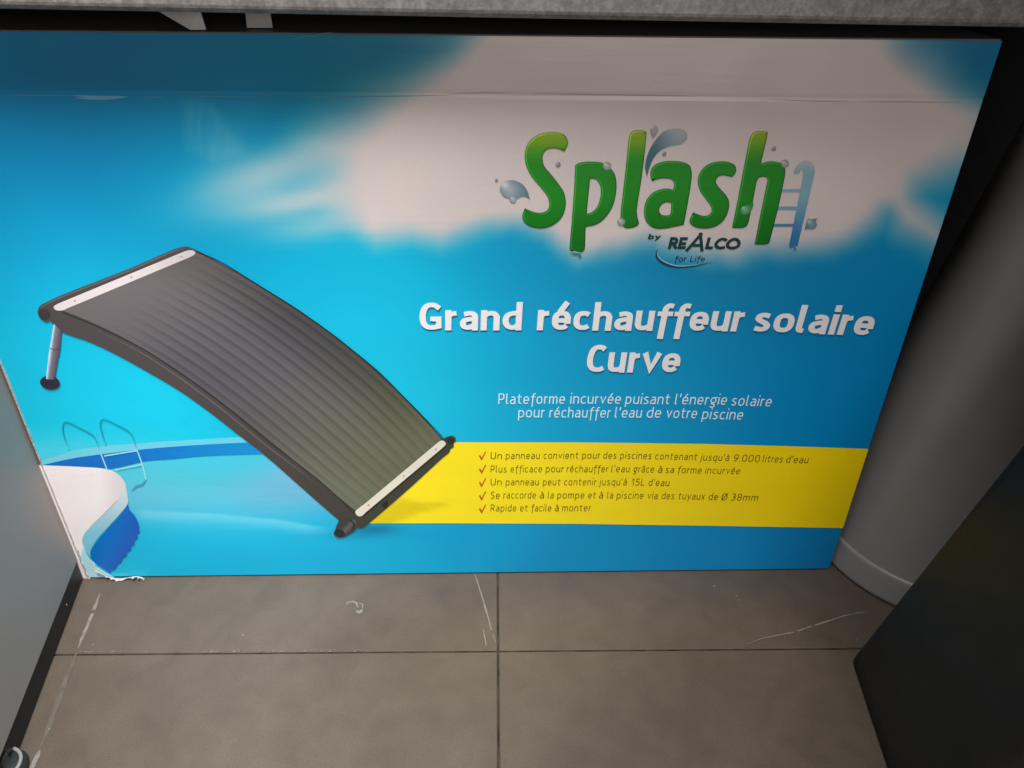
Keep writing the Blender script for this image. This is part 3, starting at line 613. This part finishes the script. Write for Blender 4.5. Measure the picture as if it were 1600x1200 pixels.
def word(art, text, x0, x1, y0, y1, xh, wt, col, layer, slant=.035, gap=1.0, dpx=(0, 0), con=0.0):
    """lay a word on the front plane between two surveyed baseline points"""
    glyphs = text if isinstance(text, list) else list(text)
    a = on_y(x0+dpx[0], y0+dpx[1]); b = on_y(x1+dpx[0], y1+dpx[1]); xm = (x0+x1)/2; ym = (y0+y1)/2
    U = np.array([b[0]-a[0], b[2]-a[2]]); sc = (on_y(xm, ym-xh)[2]-on_y(xm, ym)[2])/5.0
    h = wt/2; pos, x = [], 0
    for i, g in enumerate(glyphs):
        pos.append(x+h); x += GLY[g][0]+wt+gap
    total = x-gap; ux = U/total
    ky = [-9, -2, 0, 5, 7, 18]; vy = [-9+h, -2+h, h, 5-h, 7-h, 18-h]
    for g, ox in zip(glyphs, pos):
        for st in GLY[g][1]:
            P = [np.array([ox+p[0], np.interp(p[1], ky, vy)]) for p in st]
            D = [P[0]]
            for p in P[1:]:
                if np.linalg.norm(p-D[-1]) > 1e-4: D.append(p)
            closed = np.linalg.norm(D[0]-D[-1]) < 1e-3 and len(D) > 4
            if not closed:
                e0 = D[0]-D[1]; e1 = D[-1]-D[-2]
                ext = h*.98 if len(D) < 4 or g in 'GPURLE!' else h*.35
                # stems run to the line, curls end shorter
                D[0] = D[0]+e0/np.linalg.norm(e0)*(h if abs(e0[1]) > 3*abs(e0[0]) else ext); D[-1] = D[-1]+e1/np.linalg.norm(e1)*(h if abs(e1[1]) > 3*abs(e1[0]) else ext)
            n = len(D); V = []
            hc = h
            for i, q in enumerate(D):
                pv = D[i-1] if i > 0 else (D[-2] if closed else None); nx_ = D[i+1] if i < n-1 else (D[1] if closed else None)
                t0 = (q-pv)/np.linalg.norm(q-pv) if pv is not None else None; t1 = (nx_-q)/np.linalg.norm(nx_-q) if nx_ is not None else None
                if t0 is None: t0 = t1
                if t1 is None: t1 = t0
                n0 = np.array([-t0[1], t0[0]]); n1 = np.array([-t1[1], t1[0]]); mm = n0+n1; L = np.linalg.norm(mm)
                mm = mm/L if L > 1e-6 else n0; k = h*(1-con*abs(mm[1])**2)/max(.45, float(np.dot(mm, n0)))
                V += [q+mm*k, q-mm*k]
            W = [(a[0]+ux[0]*(p[0]+slant*p[1]*0)+sc*p[1]*slant, a[2]+ux[1]*p[0]+sc*p[1]) for p in V]
            EPS[0] = (EPS[0]+1) % 40
            art.add_plane(W, [(2*i, 2*i+1, 2*i+3, 2*i+2) for i in range(n-1)], lin(col), layer+EPS[0]*.02)
def words(art, rows, xh, wt, col, layer, **k):
    for (t, x0, x1, y0, y1) in rows: word(art, t, x0, x1, y0, y1, xh, wt, col, layer, **k)
HEAD = [('Grand', 656, 814.5, 515.5, 515.5), ('réchauffeur', 838.5, 1158.5, 515.3, 517.3), ('solaire', 1173.5, 1359.5, 518, 524), ('Curve', 915, 1059.5, 581.3, 581.6)]
A = Art()
for d in ((.8, 2.2), (0, 1.4)): words(A, HEAD, 31.5, 1.46, (0, 104, 158), 2.2 if d[0] else 3.2, gap=.62, con=.24, dpx=d)
words(A, HEAD, 31.5, 1.46, (236, 236, 238), 4.4, gap=.62, con=.24)
A.build('headline_text', BX)
A = Art()
words(A, [('Plateforme', 778.5, 882, 630.8, 630.3), ('incurvée', 890.5, 969, 630.3, 630.3), ('puisant', 976.5, 1045, 630.6, 631), ("l'énergie", 1053.5, 1134, 631.2, 632), ('solaire', 1141.5, 1203.5, 633, 634.6),
          ('pour', 809.5, 850, 651.8, 651.8), ('réchauffer', 858, 953, 651.8, 652), ("l'eau", 960, 1001.5, 652, 652), ('de', 1009.5, 1031.5, 652, 652), ('votre', 1040, 1087.5, 652.4, 653), ('piscine', 1096, 1159, 654, 655.3)], 11.8, .72, (222, 246, 252), 3, gap=1.2)
A.build('subtitle_text', BX)
A = Art()
R1 = [('Un', 766.5, 784, 716.6, 716.6), ('panneau', 790, 843, 716.4, 716.2), ('convient', 849, 903, 716, 715.8), ('pour', 909, 937, 715.8, 715.7), ('des', 942, 962.5, 715.8, 716), ('piscines', 968.5, 1017, 716, 716.6), ('contenant', 1023, 1088, 717, 718.2), ("jusqu'à", 1093.5, 1138, 718.6, 719.6), ('9.000', 1145, 1185.5, 720, 721), ('litres', 1190.5, 1221.5, 721, 721.9), ("d'eau", 1227, 1261.5, 722, 723),
      ('Plus', 766.5, 791.5, 737.4, 737.4), ('efficace', 797.5, 846.5, 737.3, 737.1), ('pour', 852.5, 880, 737, 737), ('réchauffer', 885, 949.5, 737, 737), ("l'eau", 954.5, 983, 737, 737), ('grâce', 989, 1021, 737.2, 737.6), ('à', 1027, 1034, 737.8, 738), ('sa', 1039, 1052, 738, 738.2), ('forme', 1058, 1095, 738.4, 739), ('incurvée', 1101, 1155, 739.2, 740.2),
      ('Un', 766.5, 783.5, 757.7, 757.7), ('panneau', 790, 841.5, 757.6, 757.5), ('peut', 848, 875, 757.5, 757.4), ('contenir', 881, 931, 757.4, 757.4), ("jusqu'à", 936, 978.5, 757.4, 757.6), ('15L', 986, 1006.5, 757.8, 758), ("d'eau", 1012.5, 1045, 758.2, 758.6),
      ('Se', 766.5, 780.5, 778.2, 778.2), ('raccorde', 786.5, 837, 778, 778), ('à', 843, 849.5, 778, 778), ('la', 855.5, 864.5, 778, 778), ('pompe', 870.5, 912.5, 778, 778), ('et', 918.5, 930, 778, 778), ('à', 935.5, 941.5, 778, 778), ('la', 948, 957, 778, 778), ('piscine', 963, 1004.5, 778.2, 778.5), ('via', 1011, 1026.5, 778.6, 779), ('des', 1033, 1052.5, 779, 779.3), ('tuyaux', 1059, 1100, 779.4, 780), ('de', 1106, 1120.5, 780.2, 780.6), ('Ø', 1126, 1135, 780.8, 781), ('38mm', 1141, 1183, 781.2, 782),
      ('Rapide', 766.5, 806.5, 798.3, 798.2), ('et', 812.5, 824, 798.2, 798.2), ('facile', 830, 861, 798.1, 798), ('à', 866.5, 872.5, 798, 798), ('monter', 878, 922.5, 798, 798)]
words(A, R1, 7.7, .64, (96, 78, 14), 4.2, gap=1.35)
A.build('feature_text', BX)
A = Art()
for y in (718.5, 739.4, 760.2, 781, 801.3):
    fill(A, [(748, y-7.2, 1), (750.4, y-8.4, 1), (752.8, y-4.2, 1), (758, y-13.8, 1), (759.8, y-13.4, 1), (753, y+.2, 1), (752, y+.2, 1)], (196, 96, 36), 4.2, smooth=False)
A.build('check_marks', BX)
A = Art()
word(A, 'by', 1012, 1031, 373.2, 373.4, 5.8, 1.45, (24, 40, 44), 3, slant=.16, gap=.8)
word(A, ['R!', 'E!', 'A!', 'L!', 'C!', 'O!'], 1043, 1154.5, 388.6, 389.6, 13.2, 1.75, (16, 58, 62), 3, slant=.10, gap=.35)
word(A, ['.', '.', '.'], 1040, 1047.5, 408, 408, 6.2, .5, (10, 60, 96), 3, gap=1.6)
word(A, 'for', 1053.5, 1071, 408.4, 408.2, 6.4, .8, (6, 44, 76), 3, slant=.1)
word(A, 'Life', 1077.5, 1100, 408.4, 408.2, 6.4, .8, (6, 44, 76), 3, slant=.1)
def c8(p): return [(960+q[0]/6.667, 340+q[1]/6.667, *q[2:]) for q in p]
fill(A, c8([(458, 318, s_), (434, 350), (428, 400), (458, 452), (540, 500), (650, 522), (780, 517), (900, 492), (1060, 453, s_), (900, 484), (780, 503), (650, 506), (550, 482), (480, 440), (446, 395), (444, 350)]), (14, 60, 88), 3)
stroke(A, c8([(450, 350), (452, 395), (490, 436), (560, 474), (655, 499), (780, 497), (880, 482)]), 1.0, (190, 214, 226), 3.5, taper=True)
A.build('maker_mark', BX)

# ------------------------------------------------------------------ wear on the carton
bm = bmesh.new()
zt = BH-.0012
P = [(0, z_) for z_ in np.linspace(.0, BH, 220)]
L = []
for k, (x, z_) in enumerate(P):
    wd = .0010+.0012*vnoise(np.array([k*.35]), np.array([2.]), 9)[0]+(.003 if z_ < .07 else 0)*vnoise(np.array([k*.9]), np.array([5.]), 9)[0]
    L.append((bm.verts.new((-.0012, -.0004, z_)), bm.verts.new((.0004, -.0019, z_)), bm.verts.new((wd, -.0022-.0005*random.random(), z_)), bm.verts.new((wd+.0004, -.0006, z_))))
for a, b in zip(L, L[1:]):
    for r in range(3): bm.faces.new((a[r], b[r], b[r+1], a[r+1]))
bmobj('frayed_edge', bm, M_RAW, BX)
bm = bmesh.new()                       # torn lip of paper lifting off the bottom corner
pts = [(150, 890), (162, 897), (176, 902), (190, 903.5), (204, 901), (214, 900), (223, 902), (226, 904)]
Q = herm(pts, False, 5); rows = []
for i, q in enumerate(Q):
    p = on_y(*q, y=-.003); t = i/(len(Q)-1); wd = .0024*(1-.3*t)*(.35+1.2*vnoise(np.array([i*.55]), np.array([1.]), 21)[0]); r = []
    for k in range(4):
        u = k/3; r.append(bm.verts.new((p[0]+random.uniform(-1, 1)*.0005, -.0026-.006*math.sin(u*2.2)*(.4+vnoise(np.array([i*.7]), np.array([3.]), 22)[0]), max(.0008, p[2]+wd*(u-.45)))))
    rows.append(r)
for a, b in zip(rows, rows[1:]):
    for k in range(3): bm.faces.new((a[k], b[k], b[k+1], a[k+1]))
bmobj('torn_corner', bm, M_RAW, BX, smooth=True)
A = Art()                              # whitened rub marks along the score line
for p in ([(113, 149), (150, 151), (200, 151)], [(118, 153), (160, 154), (197, 152)]): stroke(A, p, 3.6, lambda x, y: lin((84, 140, 168)), 1.2+.1*p[0][0]/100, taper=True)
for p in ([(218, 151), (260, 152)], [(275, 144), (310, 143.5), (345, 144)], [(300, 150), (420, 152)], [(400, 146), (424, 149)], [(448, 62), (480, 57), (520, 50)], [(520, 154), (530, 154)], [(0, 148), (110, 149)], [(1090, 150), (1112, 151)], [(440, 152), (700, 149)]):
    stroke(A, p, 1.4, lambda x, y: lin((70, 130, 158)) if x < 700 else lin((214, 206, 202)), 1.6, taper=True)
for p in ([(700, 146), (760, 145), (800, 145)], [(830, 146), (960, 148), (1080, 150)], [(1200, 155), (1280, 158), (1330, 158)], [(1330, 159), (1420, 159), (1500, 160)]): stroke(A, p, 1.1, (150, 142, 138), 1.4, taper=True)
A.build('scuffed_fold', BX)
# flap and tape lying across the shaded top of the carton
bm = bmesh.new()
fy0, fy1 = .004, .016
q0, q1, q2, q3 = on_y(297, 46.5, fy0), on_y(238, 12, fy1), on_y(312, 14, fy1), on_y(322, 46.5, fy0+.004)
vs = [bm.verts.new(tuple(q)) for q in (q0, q1, q2, q3)]
f_ = bm.faces.new(vs); e = bmesh.ops.extrude_face_region(bm, geom=[f_])
for v in [g for g in e['geom'] if isinstance(g, bmesh.types.BMVert)]: v.co.y += .0012
bmesh.ops.recalc_face_normals(bm, faces=bm.faces[:])
bmobj('lid_flap', bm, plain('grey_flap_board', (.5, .48, .46), .6, noise=.1), BX)
bm = bmesh.new()
vs = [bm.verts.new(tuple(on_y(px, py, .022))) for px, py in ((386, 43.5), (383, 18), (422, 18), (426, 43.5))]
f_ = bm.faces.new(vs); e = bmesh.ops.extrude_face_region(bm, geom=[f_])
for v in [g for g in e['geom'] if isinstance(g, bmesh.types.BMVert)]: v.co.y += .0012
bmesh.ops.recalc_face_normals(bm, faces=bm.faces[:])
bmobj('lid_tab', bm, plain('grey_tab_board', (.30, .285, .275), .6, noise=.1), BX)

# ================================================================== LEFT CABINET
dv = np.array([.164, -.986]); dv /= np.linalg.norm(dv); pn = np.array([-dv[1], dv[0]])  # pn points right
def pan(s, t, z_): return Vector((-.0035+dv[0]*s+pn[0]*t, dv[1]*s+pn[1]*t, z_))         # s toward viewer, t to the right
def pan_box(s0, s1, t0, t1, z0, z1, bev=.001):
    bm = box_bm(s0, s1, t0, t1, z0, z1, bev, 2)
    for v in bm.verts: v.co = pan(*v.co)
    bmesh.ops.recalc_face_normals(bm, faces=bm.faces[:]); return bm
CB = thing('cabinet', 'grey side panel of a cabinet on a black plinth, left of the box', 'cabinet', tuple(pan(.4, -.25, 0)))
bmobj('side_panel', pan_box(-.25, 1.0, -.5, 0, .0385, 1.1, .0012), plain('grey_laminate', (.37, .325, .302), .55, .2, noise=.04, nscale=9, bump=.15, bscale=900), CB)
bmobj('plinth', pan_box(-.22, 1.0, -.48, -.0025, .0, .0375, .0008), plain('black_plinth', (.012, .011, .011), .45, .4, noise=.2, nscale=50), CB)
for (px, py) in ((104, 945),):
    d = ray(px, py); nrm = np.array([pn[0], pn[1], 0]); P0 = np.array(pan(0, -.0025, 0)); hit = CAM+np.dot(P0-CAM, nrm)/np.dot(d, nrm)*d
    bm = bmesh.new(); bmesh.ops.create_uvsphere(bm, u_segments=16, v_segments=8, radius=.0022)
    for v in bm.verts: v.co = Vector((v.co.x*.5+hit[0], v.co.y+hit[1], v.co.z*.8+hit[2]))
    bmobj('screw_head', bm, plain('dull_steel', (.25, .24, .23), .35, metal=.8), CB, True)
f = on_z(5, 1207, 0)
FT = bmobj('levelling_foot', lathe_bm([(.027, 0), (.028, .004), (.026, .010), (.022, .013), (.012, .014), (.012, .03)], f[0], f[1], 40), plain('black_rubber', (.02, .02, .02), .5, noise=.2), CB, True)
bm = bmesh.new()
rn, rt = 40, 8
rg = [[bm.verts.new((f[0]+(.0225+.0022*math.cos(2*math.pi*j/rt))*math.cos(2*math.pi*i/rn), f[1]+(.0225+.0022*math.cos(2*math.pi*j/rt))*math.sin(2*math.pi*i/rn), .0135+.0022*math.sin(2*math.pi*j/rt))) for j in range(rt)] for i in range(rn)]
for i in range(rn):
    for j in range(rt): bm.faces.new((rg[i][j], rg[(i+1) % rn][j], rg[(i+1) % rn][(j+1) % rt], rg[i][(j+1) % rt]))
o = bmobj('washer', bm, plain('grey_washer', (.3, .3, .3), .4, metal=.3), None, True); o.parent = FT; o.matrix_parent_inverse = FT.matrix_world.inverted()

# ================================================================== RIGHT: GREY STAND AND BLACK BIN
M_GREY = plain('satin_grey_plastic', (.285, .28, .275), .36, .5, noise=.04, nscale=12)
CC = (1.33, .065)
ST = thing('stand_base', 'tapering satin grey round stand with a flared foot ring, behind the black bin', 'stand', (CC[0], CC[1], 0))
def rz(z_): return .1795-.165*z_
prof = [(rz(z_)-.0015, z_) for z_ in np.linspace(.040, .95, 30)]
bmobj('column', lathe_bm(prof, *CC, n=96), M_GREY, ST, True)
bmobj('foot_ring', lathe_bm([(.177, 0), (.1805, .003), (.1800, .008), (.1748, .042), (.1740, .0465), (.1731, .0478), (.1719, .0484), (.1700, .0486)], *CC, n=96), M_GREY, ST, True)
bm = bmesh.new(); rows = []
zb = np.r_[0, .004, np.linspace(.02, .92, 20)]
for z_ in zb:
    g = .274*z_; ins = .004 if z_ == 0 else 0
    x0, x1, y0, y1 = 1.113-0+ins+g, 1.50-ins+g*.3, -.42+ins-g*.0, -.160-ins+g*.0
    r = .024; ring = []
    x0b = 1.086+ins+g    # near corner sits a little further left
    for (cx, cy2, a0) in ((x0+r, y1-r, 90), (x0b+r, y0+r, 180), (x1-r, y0+r, 270), (x1-r, y1-r, 0)):
        for k in range(9):
            a = math.radians(a0+90*k/8); ring.append(bm.verts.new((cx+r*math.cos(a), cy2+r*math.sin(a), z_)))
    rows.append(ring)
n = len(rows[0])
for a, b in zip(rows, rows[1:]):
    for i in range(n): bm.faces.new((a[i], a[(i+1) % n], b[(i+1) % n], b[i]))
bm.faces.new(rows[0][::-1]); bm.faces.new(rows[-1]); bmesh.ops.recalc_face_normals(bm, faces=bm.faces[:])
bn = bmobj('waste_bin', bm, plain('black_gloss_plastic', (.016, .015, .0145), .46, .25, noise=.2, nscale=20, bump=.1, bscale=300), None, True)
tag(bn, 'glossy black bin with sides flaring outward, in front of the grey stand', 'bin')
